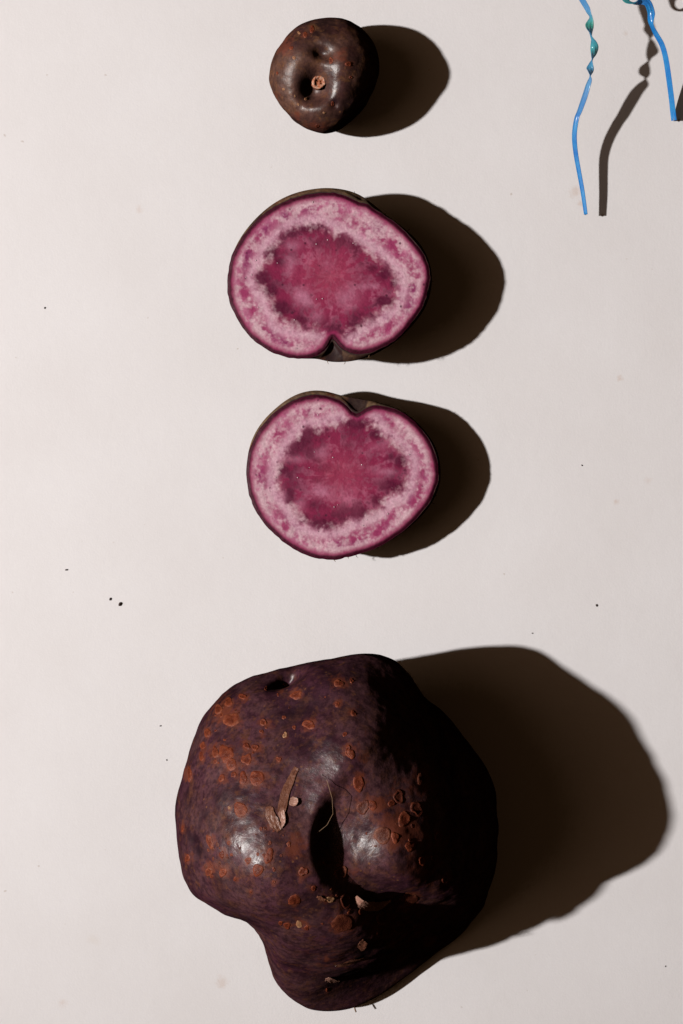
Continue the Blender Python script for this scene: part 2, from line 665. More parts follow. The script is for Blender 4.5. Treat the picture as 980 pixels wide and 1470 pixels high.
class Surf:
    """finds points of a finished body so that small pieces can be laid on it"""

    def __init__(self, o):
        me = o.data
        co = np.empty(len(me.vertices) * 3)
        me.vertices.foreach_get('co', co)
        co = co.reshape(-1, 3)
        self.t = BVHTree.FromPolygons([tuple(c) for c in co], [tuple(p.vertices) for p in me.polygons])

    def hit(self, px, py):
        cpos = Vector((0, 0, D * S))
        tgt = Vector(wpos(px, py, 0))
        loc, nor, i, d = self.t.ray_cast(cpos, (tgt - cpos).normalized())
        if loc is None:
            return None, None
        if nor.z < 0:
            nor = -nor
        return loc, nor


rng = random.Random(7)


def scab(surf, parent, px, py, rx, ry, mat, high=1.1, name='scab', ring=False):
    """a raised crusty disc following the skin"""
    n, rings = 16, (0.0, 0.35, 0.62, 0.84, 1.0, 1.1)
    hts = (0.55, 0.5, 0.7, 1.0, 0.55, -0.35) if not ring else (0.25, 0.25, 0.35, 1.0, 0.7, -0.35)
    if not ring and rng.random() < 0.55:
        hts = (0.9, 0.95, 0.9, 0.75, 0.35, -0.35)
    k_ = rng.uniform(0.75, 1.3)
    rx, ry = rx * k_, ry * k_ * rng.uniform(0.85, 1.15)
    ph = [rng.uniform(0, 6.28) for _ in range(3)]
    rot = rng.uniform(-0.3, 0.3)
    am = [rng.uniform(0.02, 0.22), rng.uniform(0.02, 0.16), rng.uniform(0.02, 0.09)]
    rimk = rng.choice((0.2, 0.4, 1.0))
    verts, rim, core = [], [], []

    def pt(k, a):
        rr = rings[k] * (1 + am[0] * math.sin(2 * a + ph[0]) + am[1] * math.sin(3 * a + ph[1]) + am[2] * math.sin(5 * a + ph[2]))
        u, v = rr * rx * math.cos(a), rr * ry * math.sin(a)
        qx, qy = px + u * math.cos(rot) - v * math.sin(rot), py + u * math.sin(rot) + v * math.cos(rot)
        loc, nor = surf.hit(qx, qy)
        if loc is None:
            return None
        h = hts[k] * high * (1 + 0.35 * math.sin(4 * a + ph[1]) * (0.3 if k < 2 else 1)) * S
        return loc + nor * h

    c = pt(0, 0)
    if c is None:
        return None
    verts.append(c)
    rim.append(0)
    core.append(1)
    for k in range(1, len(rings)):
        for j in range(n):
            q = pt(k, j * 2 * math.pi / n)
            if q is None or abs(q.z - c.z) > 3.5 * max(rx, ry) * S:
                return None
            verts.append(q)
            rim.append(rimk * {1: 0.0, 2: 0.1, 3: rng.uniform(0.0, 1.0), 4: rng.uniform(0.0, 0.7)}.get(k, 0.0))
            core.append({1: 0.8, 2: 0.35}.get(k, 0.0))
    faces = []
    for j in range(n):
        faces.append((0, 1 + j, 1 + (j + 1) % n))
    for k in range(len(rings) - 2):
        b = 1 + k * n
        for j in range(n):
            faces.append((b + j, b + n + j, b + n + (j + 1) % n, b + (j + 1) % n))
    faces = [f[::-1] for f in faces]
    return mesh_obj(name, verts, faces, mat, parent, attrs={'rim': rim, 'core': core})


def flake(surf, parent, line, widths, lifts, mat, name='skin_flake', thick=0.7, level=False, seg=5):
    """a strip of peeled skin along px points; the side at the right hand of the line lifts (or stays level over a hollow)"""
    ctl = np.array([(*p_, w_, l_) for p_, w_, l_ in zip(line, widths, lifts)], float)
    ctl = catmull(ctl, 3)
    pts, widths, lifts = ctl[:, :2], ctl[:, 2], ctl[:, 3]
    m = len(pts)
    tg = np.gradient(pts, axis=0)
    tg /= np.linalg.norm(tg, axis=1)[:, None]
    nr = np.stack([-tg[:, 1], tg[:, 0]], 1)
    top = []
    for i in range(m):
        row = []
        zb = None
        for s_ in range(seg + 1):
            t = s_ / seg
            jit = rng.uniform(-0.9, 0.9) if s_ in (0, seg) else 0
            off = (t - 0.5) * max(widths[i], 1.2) + jit
            q = pts[i] + nr[i] * off + tg[i] * rng.uniform(-0.4, 0.4)
            loc, nor = surf.hit(*q)
            if loc is None:
                return None
            if level:
                if zb is None:
                    zb = loc.z / S + 1.0
                z_ = zb + lifts[i] * t * t
                fx, fy = flat(q[0], q[1], z_)
                row.append((Vector(wpos(fx, fy, max(z_, loc.z / S + 0.6))), Vector((0, 0, 1))))
            else:
                row.append((loc + nor * (0.7 + lifts[i] * t * t + rng.uniform(-0.3, 0.3)) * S, nor))
        top.append(row)
    verts = [p_ for row in top for p_, n_ in row]
    nb = len(verts)
    verts += [p_ - n_ * thick * S for row in top for p_, n_ in row]
    w = seg + 1
    faces = []
    for i in range(m - 1):
        for j in range(seg):
            a = i * w + j
            faces.append((a, a + w, a + w + 1, a + 1))
            faces.append((nb + a, nb + a + 1, nb + a + w + 1, nb + a + w))
        a = i * w
        faces.append((a, nb + a, nb + a + w, a + w))
        a = i * w + seg
        faces.append((a, a + w, nb + a + w, nb + a))
    for i in (0, m - 1):
        for j in range(seg):
            a = i * w + j
            f = (a, a + 1, nb + a + 1, nb + a)
            faces.append(f if i == 0 else f[::-1])
    return mesh_obj(name, verts, faces, mat, parent, shade=False)


def tube(name, pts, rad, mat, parent=None, n=6):
    pts = [Vector(p) for p in pts]
    verts, faces = [], []
    for i, p in enumerate(pts):
        t = (pts[min(i + 1, len(pts) - 1)] - pts[max(i - 1, 0)]).normalized()
        a = t.orthogonal().normalized()
        b = t.cross(a)
        r = rad[i] if hasattr(rad, '__len__') else rad
        for j in range(n):
            an = j * 2 * math.pi / n
            verts.append(p + (a * math.cos(an) + b * math.sin(an)) * r)
    for i in range(len(pts) - 1):
        for j in range(n):
            j2 = (j + 1) % n
            faces.append((i * n + j, i * n + j2, (i + 1) * n + j2, (i + 1) * n + j))
    faces.append(tuple(range(n))[::-1])
    faces.append(tuple((len(pts) - 1) * n + j for j in range(n)))
    return mesh_obj(name, verts, faces, mat, parent)


def patches(px, py, spots, grow=1.0):
    a = np.zeros(len(px))
    for (x, y, rx, ry, amt) in spots:
        d = ((px - x) / (rx * grow)) ** 2 + ((py - y) / (ry * grow)) ** 2
        a = np.maximum(a, amt * np.exp(-0.9 * d))
    return a


# ---- the big knobbly potato
BIG_OUT = [(254.7, 1160), (259.6, 1135.5), (267, 1106), (274, 1079), (280.4, 1057), (287.8, 1037.6), (298.8, 1018), (316, 996),
           (338, 978.8), (362.5, 967), (384.5, 961.6), (411.4, 955.5), (441, 950), (460.4, 946.5), (480, 942), (504.5, 937), (529, 936),
           (546, 937.6), (566, 944.5), (583, 959), (595, 976), (607, 998), (617, 1010.6), (637, 1025), (656, 1045), (673.5, 1067),
           (688, 1091), (700, 1116), (712, 1146), (714, 1176), (713, 1207), (708, 1251), (699, 1277), (686, 1308), (665, 1339),
           (649, 1352.5), (627, 1367), (605, 1385), (580, 1404), (556, 1422), (529, 1438), (504.5, 1448), (488, 1451),
           (467, 1452), (442.5, 1448.7), (420, 1436), (403, 1418.6), (391, 1399), (385, 1379), (379, 1360), (369, 1340), (357, 1329),
           (339.6, 1322), (320, 1314.5), (308.6, 1310), (286.5, 1295.5), (269, 1276), (259.6, 1251.5), (254.7, 1227), (252.7, 1202.5), (253.5, 1173)]
BIG_SHADOW = [(550, 934), (594, 923), (638, 917.6), (682, 919), (725.5, 924), (769, 937), (813, 957), (857, 981), (883.5, 1003), (901, 1027),
              (910, 1051), (932, 1089), (951.5, 1119), (965, 1150), (967, 1181), (958, 1203), (940.5, 1225), (901, 1255), (857, 1288),
              (813, 1317), (769, 1339), (725.5, 1354), (660, 1362), (600, 1385), (560, 1410), (500, 1440)]
BIG_SHADOW = [q for q in BIG_SHADOW if q[0] > 680 or q[1] > 1300]


def big_belly(th):
    # the flank towards the lower right runs down almost to the board, the lobe at the foot hangs low
    deg = np.degrees(th) % 360
    w = smooth(12, 44, deg) * (1 - smooth(84, 150, deg))
    # and the brow at the head of the picture overhangs
    return 118 - 102 * w + 52 * np.exp(-0.5 * ((deg - 278) / 22.0) ** 2)


BIG_DENTS = [
    # px, py, sx, sy, rot, amount
    (490, 1195, 18, 32, -16, -6),      # the deep eye in the middle
    (556, 1214, 17, 22, -10, 7),       # knob right of it
    (540, 1275, 36, 22, 35, -11),       # furrow under the knob
    (385, 1190, 46, 75, 0, 10),         # left shoulder
    (412, 974, 22, 10, -24, -44),       # pocket at the top edge
    (500, 970, 45, 22, -10, 8),        # brow right of the pocket
    (450, 1008, 46, 16, 8, -14),
    (506, 1050, 28, 34, -20, 7),
    (570, 1010, 40, 26, 30, -18),
    (620, 1060, 44, 36, 40, -9),
    (278, 1212, 7, 12, -30, -6),
    (350, 1330, 30, 26, 0, -12),
    (440, 1390, 40, 40, 0, 10),
    (520, 1398, 36, 5, -6, -7),
    (545, 1160, 16, 16, 0, 6),
    (590, 1190, 30, 30, 0, 5),
]
big = Potato(BIG_OUT, (487, 1195), big_belly, None, BIG_SHADOW, 170, 2.2, BIG_DENTS, top_h=255, nrefine=10, p_dir=[(-180, 2.2), (-135, 2.4), (-90, 2.55), (-45, 2.5), (-10, 2.4), (20, 2.3), (50, 1.7), (90, 2.1), (135, 2.1), (180, 2.2)], max_h=330, tilt=0.55, step=True, left=[(900, 110), (980, 150), (1050, 196), (1160, 238), (1240, 226), (1275, 222), (1310, 186), (1340, 150), (1360, 128), (1400, 94), (1450, 62)])
bv, bf = big.build(840, 300)
ix, iy = image_of(bv)
pk = gauss(ix, iy, 414, 971, 18, 7, -26) * (bv[:, 2] > 60)
bv[:, 1] += pk * 12
bv[:, 2] -= pk * 25
pk = gauss(ix, iy, 446, 962, 26, 7, -30) * (bv[:, 2] > 60)
bv[:, 2] += pk * 7
# small lumps of the body itself
lump = vnoise3(bv, 85, 1) * 9 + vnoise3(bv, 42, 2) * 3.4 + vnoise3(bv, 20, 3) * 1.6 + vnoise3(bv, 9, 4) * 0.8
cen = np.array([big.pc[0], big.pc[1], 110.0])
dirn = bv - cen
dirn /= np.linalg.norm(dirn, axis=1)[:, None] + 1e-6
bv += dirn * (lump * smooth(20, 90, bv[:, 2]))[:, None]
BIG_SCABS = [
    (368.6, 1117, 9, 11, 0), (349, 1117, 7, 9, 0), (318, 1117, 5, 7, 0), (335.5, 1112, 4, 6, 0), (332, 1097, 7, 9, 0), (324.5, 1082, 8, 9, 0),
    (354, 1090, 8, 9, 0), (354, 1071, 5.5, 6, 0), (366, 1073, 6, 5, 0), (309, 1080, 6, 11, 0), (290.7, 1070, 3.5, 6, 0), (289, 1086, 3, 5, 0),
    (272, 1111, 3, 8, 0), (332, 1033, 8, 8, 0), (378, 1037, 6, 6, 0), (313.5, 1018, 6, 9, 0), (328, 1008, 7, 6, 0), (348, 1000, 6, 4, 0),
    (297.5, 1052, 4, 6, 0), (375, 1050, 3, 3, 0), (409, 1055, 3, 3.5, 2), (425, 998, 7, 5, 0), (443, 1040, 7, 6, 0), (409, 982.5, 3, 2, 0),
    (404, 991, 3, 2, 2), (345, 1162, 8, 9, 0), (386, 1229, 6, 11, 0), (356, 1235.5, 4.5, 5, 0), (370, 1249, 6, 7.5, 0), (435, 1251, 5.5, 6.5, 0),
    (422.5, 1292, 7, 7.5, 0), (301, 1208.6, 3.5, 8, 0), (328, 1210, 2.5, 4, 0), (318, 1227, 3, 7, 0), (319.6, 1252.7, 5.5, 8, 0), (300, 1251.5, 5, 7, 0),
    (269, 1232, 4, 6, 0), (329, 1159.6, 2, 2.5, 2), (474, 1291, 8, 5, 2), (491.5, 1325.5, 13, 11, 1), (496, 1293, 9, 11, 1),
    (412, 1329, 4, 3, 0), (429, 1327, 5, 5, 2), (440, 1332, 3, 3, 0), (468, 1377, 2.5, 2.5, 2), (469, 1421, 2, 3, 0),
    (514.7, 1125, 6, 8, 0), (534, 1156, 8, 8, 0), (521, 1159, 8, 8, 1), (572, 1144, 6, 7, 1), (549, 1199, 12, 13, 1), (567, 1202, 8, 10, 0),
    (580, 1176, 8, 10, 0), (589, 1215, 7, 8, 0), (605, 1118, 9, 11, 1), (598, 1161, 7, 7, 1), (562, 1153, 5, 5, 0), (503.7, 1082, 6, 7, 0),
    (471, 1237, 8, 6, 1), (489, 1253, 8, 9, 1), (573, 1333, 7, 7, 1), (599, 1334, 7, 7, 1), (578, 1377, 8, 7, 1), (616, 1350, 8, 7, 1),
    (551, 1318, 9, 8, 1), (546, 1338, 8, 8, 1), (507, 1024, 4, 4, 0), (486, 981, 8, 7, 0), (504.5, 977.5, 2.2, 2.2, 0), (484, 1011, 4, 4, 0),
    (500, 1079, 4.5, 8, 0), (628, 1200, 5, 6, 1), (624, 1232, 5, 6, 1), (606, 1236, 4, 5, 0), (640, 1262, 6, 6, 1), (590, 1290, 9, 8, 1),
    (262, 1190, 2.5, 5, 0), (393, 1266, 2.5, 2.5, 0), (450, 1275, 3, 3, 0), (360, 1280, 2, 2.5, 0), (337, 1262, 2, 3, 0), (400, 1090, 3, 2.5, 0),
]
stain = [(x, y, rx * 1.5 + 2, ry * 1.5 + 2, 0.75) for (x, y, rx, ry, k) in BIG_SCABS]
stain += [(322, 1020, 22, 26, 0.8), (335, 1090, 30, 18, 0.62), (424, 1214, 17, 20, 0.85), (390, 1180, 12, 16, 0.8), (575, 1190, 34, 34, 0.98), (540, 1155, 26, 16, 0.9), (515, 1120, 12, 18, 0.8),
          (300, 1245, 26, 18, 0.5), (560, 1330, 50, 40, 0.6), (610, 1230, 40, 50, 0.55), (490, 1250, 26, 12, 0.55), (520, 1085, 18, 30, 0.5),
          (470, 1380, 60, 30, 0.35), (350, 1385, 30, 60, 0.3), (600, 1130, 50, 30, 0.5)]
rust = patches(ix, iy, stain)
bruise_shade = patches(ix, iy, [(276, 1205, 8, 10, 1.0), (284, 1222, 7, 9, 1.0), (268, 1195, 5, 7, 0.7), (515, 1397, 42, 7, 1.0), (520, 1368, 14, 5, 1.0),
                          (310, 1262, 16, 7, 0.5), (345, 1145, 20, 12, 0.4), (425, 1022, 40, 12, 0.6)])  # dark purple skin spots, plus shade painted into the crevice and valley
up = bv[:, 2] > 60
rust *= up
bruise_shade *= up
big_t = thing('potato', 'large knobbly dark purple potato with rust brown scabs and a deep eye', 'potato', wpos(*flat(487, 1195, 100), 0))
big_o = mesh_obj('skin', to_world(bv) , bf, M_SKIN, big_t, attrs={'rust': rust, 'bruise_shade': bruise_shade})
surf = Surf(big_o)
for (x, y, rx, ry, k) in BIG_SCABS:
    scab(surf, big_t, x, y, rx, ry, (M_SCAB, M_SCAB_D, M_SCAB_T)[k], rng.uniform(0.7, 1.2) if max(rx, ry) > 5 else 0.7, ring=(k == 1 and rng.random() < 0.6))
# small rusty pocks gathered round the big scabs
for k in range(75):
    cx_, cy_, sx_, sy_ = rng.choice(((335, 1090, 34, 26), (322, 1020, 20, 24), (310, 1240, 26, 20), (390, 1215, 30, 26), (560, 1180, 34, 40), (490, 1300, 40, 26), (430, 1335, 40, 20), (420, 1020, 60, 30)))
    r_ = rng.uniform(1.0, 2.6)
    scab(surf, big_t, rng.gauss(cx_, sx_ * 0.7), rng.gauss(cy_, sy_ * 0.7), r_, r_ * rng.uniform(0.8, 1.5), (M_SCAB, M_SCAB_D, M_SCAB)[k % 3], 0.5, name='pock')
# peeled skin
flake(surf, big_t, [(404, 1166), (407, 1148), (413, 1130), (420, 1114), (426, 1102)], [10, 13, 12, 10, 7], [1.2, 0.8, 0.5, 0.5, 0.3], M_FLAKE)
flake(surf, big_t, [(402, 1192), (394, 1182), (388, 1170), (386, 1158)], [10, 15, 14, 9], [1, 1.2, 0.8, 0.4], M_FLAKE)
flake(surf, big_t, [(403, 1188), (405, 1176), (403, 1164)], [5, 9, 7], [2, 2.5, 1.5], M_FLAKE_P)
flake(surf, big_t, [(418, 1157), (421, 1151), (424, 1145)], [7, 12, 9], [3, 4, 3], M_FLAKE_P)
flake(surf, big_t, [(561, 1292), (551, 1298), (540, 1301), (528, 1301), (518, 1297), (511, 1287)], [2, 8, 13, 13, 12, 5], [4, 11, 16, 17, 15, 8], M_FLAKE_P, level=True)
flake(surf, big_t, [(534, 1372), (522, 1374), (508, 1377), (494, 1383), (481, 1387)], [3, 9, 12, 9, 4], [3, 7, 9, 8, 3], M_FLAKE, level=True)
flake(surf, big_t, [(487, 1408), (480, 1407), (473, 1406), (467, 1405)], [2, 7, 9, 5], [1, 2, 2, 1], M_FLAKE_P)
flake(surf, big_t, [(515, 1361), (519, 1356), (523, 1350)], [5, 9, 6], [2, 3, 2], M_FLAKE)
flake(surf, big_t, [(466, 1292), (460, 1289), (455, 1286)], [4, 6, 4], [1, 1, 1], M_FLAKE)


def strand(parent, pts, r, lift):
    out = []
    for (x, y), l in zip(pts, lift):
        loc, nor = surf.hit(x, y)
        out.append(loc + nor * l * S)
    tube('root_hair', out, r * 0.65 * S, M_HAIR, parent)


strand(big_t, [(462, 1112), (471, 1122), (471, 1140), (468, 1160), (462, 1182), (454, 1196)], 0.55, [0.5, 6, 14, 14, 8, 1])
q0 = Vector(wpos(*flat(509, 1446, 22), 22))
tube('root_hair', [q0, q0 + Vector((0.0001, -0.0006, 0.0002)), q0 + Vector((0.0004, -0.0013, 0.0003))], 0.0002, M_HAIR, big_t)

# ---- the small round potato
SMALL_OUT = [(384.7, 112), (386.3, 97.8), (392.4, 79.4), (402.7, 62), (417, 46.7), (435.3, 33.5), (455.7, 26.7), (476, 24.7), (496.5, 27.3),
             (512.9, 34.5), (527, 45.7), (536, 59), (542.4, 77), (544.5, 95.7), (541, 116), (533, 136.5), (521, 157), (502.6, 175),
             (484, 186.5), (464, 191), (445.5, 187.5), (429, 179), (413, 165), (398.6, 149), (389.4, 130)]
SMALL_SHADOW = [(559, 47), (589, 57), (615.6, 75), (633, 96), (642, 116.5), (641, 140), (630, 164), (607, 184.6), (583, 196.5), (547.6, 205)]
small = Potato(SMALL_OUT, (465, 108), lambda th: 60 + 0 * th, None, None, 55, 2.1,
               [(450, 118, 13, 18, 28, -28), (462, 128, 12, 10, 0, -7), (410, 100, 20, 34, 10, 3), (446, 156, 24, 12, 0, 4), (489, 92, 16, 12, -20, 4), (461, 73, 10, 7, 20, -13), (480, 146, 4, 4, 0, -5), (512, 120, 26, 40, 0, 3), (425, 70, 18, 18, 0, 3)],
               top_h=118, nrefine=6)
sv, sf = small.build(420, 150)
ix, iy = image_of(sv)
dirn = sv - np.array([small.pc[0], small.pc[1], 58.0])
dirn /= np.linalg.norm(dirn, axis=1)[:, None] + 1e-6
sv += dirn * ((vnoise3(sv, 40, 5) * 4 + vnoise3(sv, 17, 6) * 1.6 + vnoise3(sv, 7, 7) * 0.5) * smooth(10, 40, sv[:, 2]))[:, None]
sm_rust = patches(ix, iy, [(408, 64, 18, 16, 0.8), (437, 48, 9, 7, 0.7), (448, 42, 5, 6, 0.8), (488, 78, 14, 16, 0.6), (500, 92, 8, 6, 0.7),
                           (455, 180, 24, 9, 0.6), (425, 165, 14, 9, 0.55), (395, 140, 9, 16, 0.5), (418, 69, 4, 4, 0.7)]) * (sv[:, 2] > 25)
sm_bruise_shade = patches(ix, iy, [(430, 62, 18, 14, 0.5), (480, 144, 5, 4, 1.0), (461, 74, 8, 7, 0.6), (436, 118, 9, 12, 0.6)]) * (sv[:, 2] > 25)  # dark skin patches, plus shade painted inside the dimples
small_t = thing('potato', 'small round brown purple potato with a dimple holding an orange stub', 'potato', wpos(*flat(465, 108, 60), 0))
small_o = mesh_obj('skin', to_world(sv), sf, M_SKIN_S, small_t, attrs={'rust': sm_rust, 'bruise_shade': sm_bruise_shade})
surf_s = Surf(small_o)
for (x, y, rx, ry, k) in [(448, 42, 3, 4, 0), (418, 69, 3.2, 3.6, 0), (500, 92, 3.5, 3, 0), (438, 50, 3, 3, 0), (407, 128, 1.4, 1.4, 2), (423, 138, 1.3, 1.8, 2),
                          (439, 142, 2, 2, 2), (428, 150, 1.6, 1.8, 2), (465, 162, 1.6, 1.6, 2), (455, 181, 2.6, 2, 1), (477, 149, 2, 2.4, 0), (475, 87, 3, 3, 0),
                          (503, 111, 1.8, 1.8, 0), (422, 83, 2, 2, 2), (429, 47, 1.6, 1.6, 2), (398, 105, 1.4, 1.6, 0)]:
    scab(surf_s, small_t, x, y, rx, ry, (M_SCAB, M_SCAB_D, M_SCAB_T)[k], 0.8)
# the stub where the stem broke off
loc, nor = surf_s.hit(457, 119)
verts, faces, rim, core = [], [], [], []
n = 18
prof = [(10.0, -6), (10.2, 2), (10, 6), (9.2, 8.2), (7.6, 8.6), (6.0, 6.8), (3.0, 6.2), (1.2, 7.0)]
ax = (Vector((0.10, -0.16, 1))).normalized()
ua = ax.cross(Vector((0, 1, 0))).normalized()
ub = ax.cross(ua)
for k, (r_, h_) in enumerate(prof):
    for j in range(n):
        a = j * 2 * math.pi / n
        rr = r_ * (1 + 0.05 * math.sin(2 * a + 1) + 0.03 * math.sin(5 * a)) * (1 + rng.uniform(-0.07, 0.07))
        rr *= 0.97
        verts.append(loc + (ua * math.cos(a) * rr * 0.95 + ub * math.sin(a) * rr + ax * (h_ + 2 + rng.uniform(-1.1, 1.1))) * S)
        rim.append(rng.choice((0.0, 0.1, 0.3, 1.0)) if k in (2, 3, 4, 5) else 0.0)
        core.append(rng.uniform(0, 0.8) if k >= 5 else 0.0)
for k in range(len(prof) - 1):
    for j in range(n):
        j2 = (j + 1) % n
        faces.append((k * n + j, k * n + j2, (k + 1) * n + j2, (k + 1) * n + j))
faces.append(tuple((len(prof) - 1) * n + j for j in range(n)))
mesh_obj('stem_stub', verts, faces, M_STUB, small_t, attrs={'rim': rim, 'core': core})


# ------------------------------------------------------------------ cut halves
def seg_dist(px, py, poly):
    p = np.array(poly, float)
    q = np.roll(p, -1, 0)
    best = np.full(len(px), 1e9)
    for (ax_, ay), (bx, by) in zip(p, q):
        dx, dy = bx - ax_, by - ay
        L = dx * dx + dy * dy
        if L < 1e-9:
            continue
        t = np.clip(((px - ax_) * dx + (py - ay) * dy) / L, 0, 1)
        best = np.minimum(best, np.hypot(px - ax_ - t * dx, py - ay - t * dy))
    return best


def inside(px, py, poly):
    p = np.array(poly, float)
    q = np.roll(p, -1, 0)
    c = np.zeros(len(px), bool)
    for (ax_, ay), (bx, by) in zip(p, q):
        if ay == by:
            continue
        k = ((ay > py) != (by > py)) & (px < (bx - ax_) * (py - ay) / (by - ay) + ax_)
        c ^= k
    return c


def lerp(a, b, t):
    return a * (1 - t[:, None]) + b * t[:, None]


def flesh_colour(px, py, cut, med, center, blobs, pale, seed):
    de = seg_dist(px, py, cut)
    dm = seg_dist(px, py, med)
    ins = inside(px, py, med)
    n_big = fbm(px, py, 26, seed, 4)
    n_mid = fbm(px, py, 11, seed + 10, 4)
    n_fine = fbm(px, py, 4.5, seed + 20, 3)
    n_x = fbm(px, py, 2.6, seed + 25, 2)
    ang = np.arctan2(py - center[1], px - center[0])
    rr = np.hypot(px - center[0], py - center[1])
    # streaks that run outward from the core
    streak = fbm(ang * 6 + 20 + n_mid * 1.2, rr * 0.05, 1.0, seed + 30, 4)
    C = lambda r, g, b: np.array(lin(r, g, b))
    pink, rose, mag = C(210, 173, 183), C(182, 108, 138), C(150, 52, 94)
    wine, deep, core = C(130, 32, 68), C(72, 5, 38), C(168, 66, 90)
    skin_e, rim_c = C(44, 2, 16), C(140, 36, 80)
    N = len(px)
    # cortex
    col = lerp(np.tile(pink, (N, 1)), rose, smooth(0.42, 0.66, n_mid * 0.42 + n_big * 0.28 + n_fine * 0.3))
    # broken ring of pigment midway
    dm_sd = np.where(ins, -dm, dm)
    frac = de / np.maximum(de + np.maximum(dm_sd, 0), 1)
    ring = np.exp(-((frac - 0.56) / 0.20) ** 2) * smooth(0.38, 0.60, n_big * 0.65 + n_fine * 0.35)
    col = lerp(col, mag, np.clip(ring * 0.6, 0, 1))
    rd = np.random.RandomState(seed + 3)
    cl = np.array(cut, float)
    seg = np.cumsum(np.r_[0, np.hypot(*np.diff(np.r_[cl, cl[:1]], axis=0).T)])
    for q in range(46):
        t_ = rd.rand() * seg[-1]
        i = min(max(np.searchsorted(seg, t_) - 1, 0), len(cl) - 1)
        f_ = (t_ - seg[i]) / max(seg[i + 1] - seg[i], 1e-6)
        e0 = cl[i] * (1 - f_) + cl[(i + 1) % len(cl)] * f_
        d_ = np.array(center) - e0
        d_ /= np.linalg.norm(d_)
        c_ = e0 + d_ * rd.uniform(17, 36)
        along, across = rd.uniform(5, 14), rd.uniform(3.5, 7.5)
        u = (px - c_[0]) * -d_[1] + (py - c_[1]) * d_[0]
        v = (px - c_[0]) * d_[0] + (py - c_[1]) * d_[1]
        g = np.exp(-(u / along) ** 2 - (v / across) ** 2) * (0.3 + 1.3 * smooth(0.34, 0.64, n_mid * 0.5 + n_fine * 0.5))
        col = lerp(col, mag if rd.rand() < 0.6 else C(132, 46, 92), np.clip(g * rd.uniform(0.6, 1.15), 0, 0.95))
    band = np.exp(-((dm_sd - 7) / 7.0) ** 2) * (0.3 + 0.9 * n_mid)
    col = lerp(col, C(204, 158, 176), np.clip(band, 0, 0.85))
    # medulla
    inn = smooth(-8.0, 9.0, -dm_sd + (n_mid - 0.5) * 17 + (streak - 0.5) * 18 + (n_fine - 0.5) * 9)
    mcol = lerp(np.tile(wine, (N, 1)), C(186, 106, 134), smooth(0.45, 0.62, n_mid * 0.34 + streak * 0.40 + n_fine * 0.26) * 0.9)
    near = np.exp(-((-dm_sd - 12) / 17.0) ** 2)
    dk = smooth(0.43, 0.60, n_big * 0.26 + streak * 0.30 + n_mid * 0.26 + n_fine * 0.18) * (0.50 + 0.48 * near)
    for (bx, by, rx, ry, a) in blobs:
        g = np.exp(-((px - bx) / rx) ** 2 - ((py - by) / ry) ** 2)
        dk = np.maximum(dk, 1.5 * a * g * (0.62 + 0.6 * smooth(0.30, 0.66, n_mid * 0.6 + n_fine * 0.4)))
    mcol = lerp(mcol, deep, np.clip(dk, 0, 0.92))
    cw = np.exp(-(rr / 42.0) ** 2) * (0.6 + 0.6 * (n_mid - 0.3))
    mcol = lerp(mcol, core, np.clip(cw * 0.75, 0, 1))
    for (bx, by, rx, ry, a) in pale:
        g = np.exp(-((px - bx) / rx) ** 2 - ((py - by) / ry) ** 2)
        mcol = lerp(mcol, C(186, 120, 146), np.clip(a * g * (0.3 + 1.1 * n_mid), 0, 1))
    col = lerp(col, mcol, inn)
    # grain of the cells and tiny dark pores
    col = col * (0.86 + 0.28 * n_x)[:, None]
    # rim below the skin
    wob = (n_mid - 0.5) * 5
    col = lerp(col, rim_c, np.clip(1 - smooth(5.5, 14.0, de + wob), 0, 1) * 0.9)
    col = lerp(col, skin_e, 1 - smooth(3.4, 7.4, de + wob * 0.5))
    return col


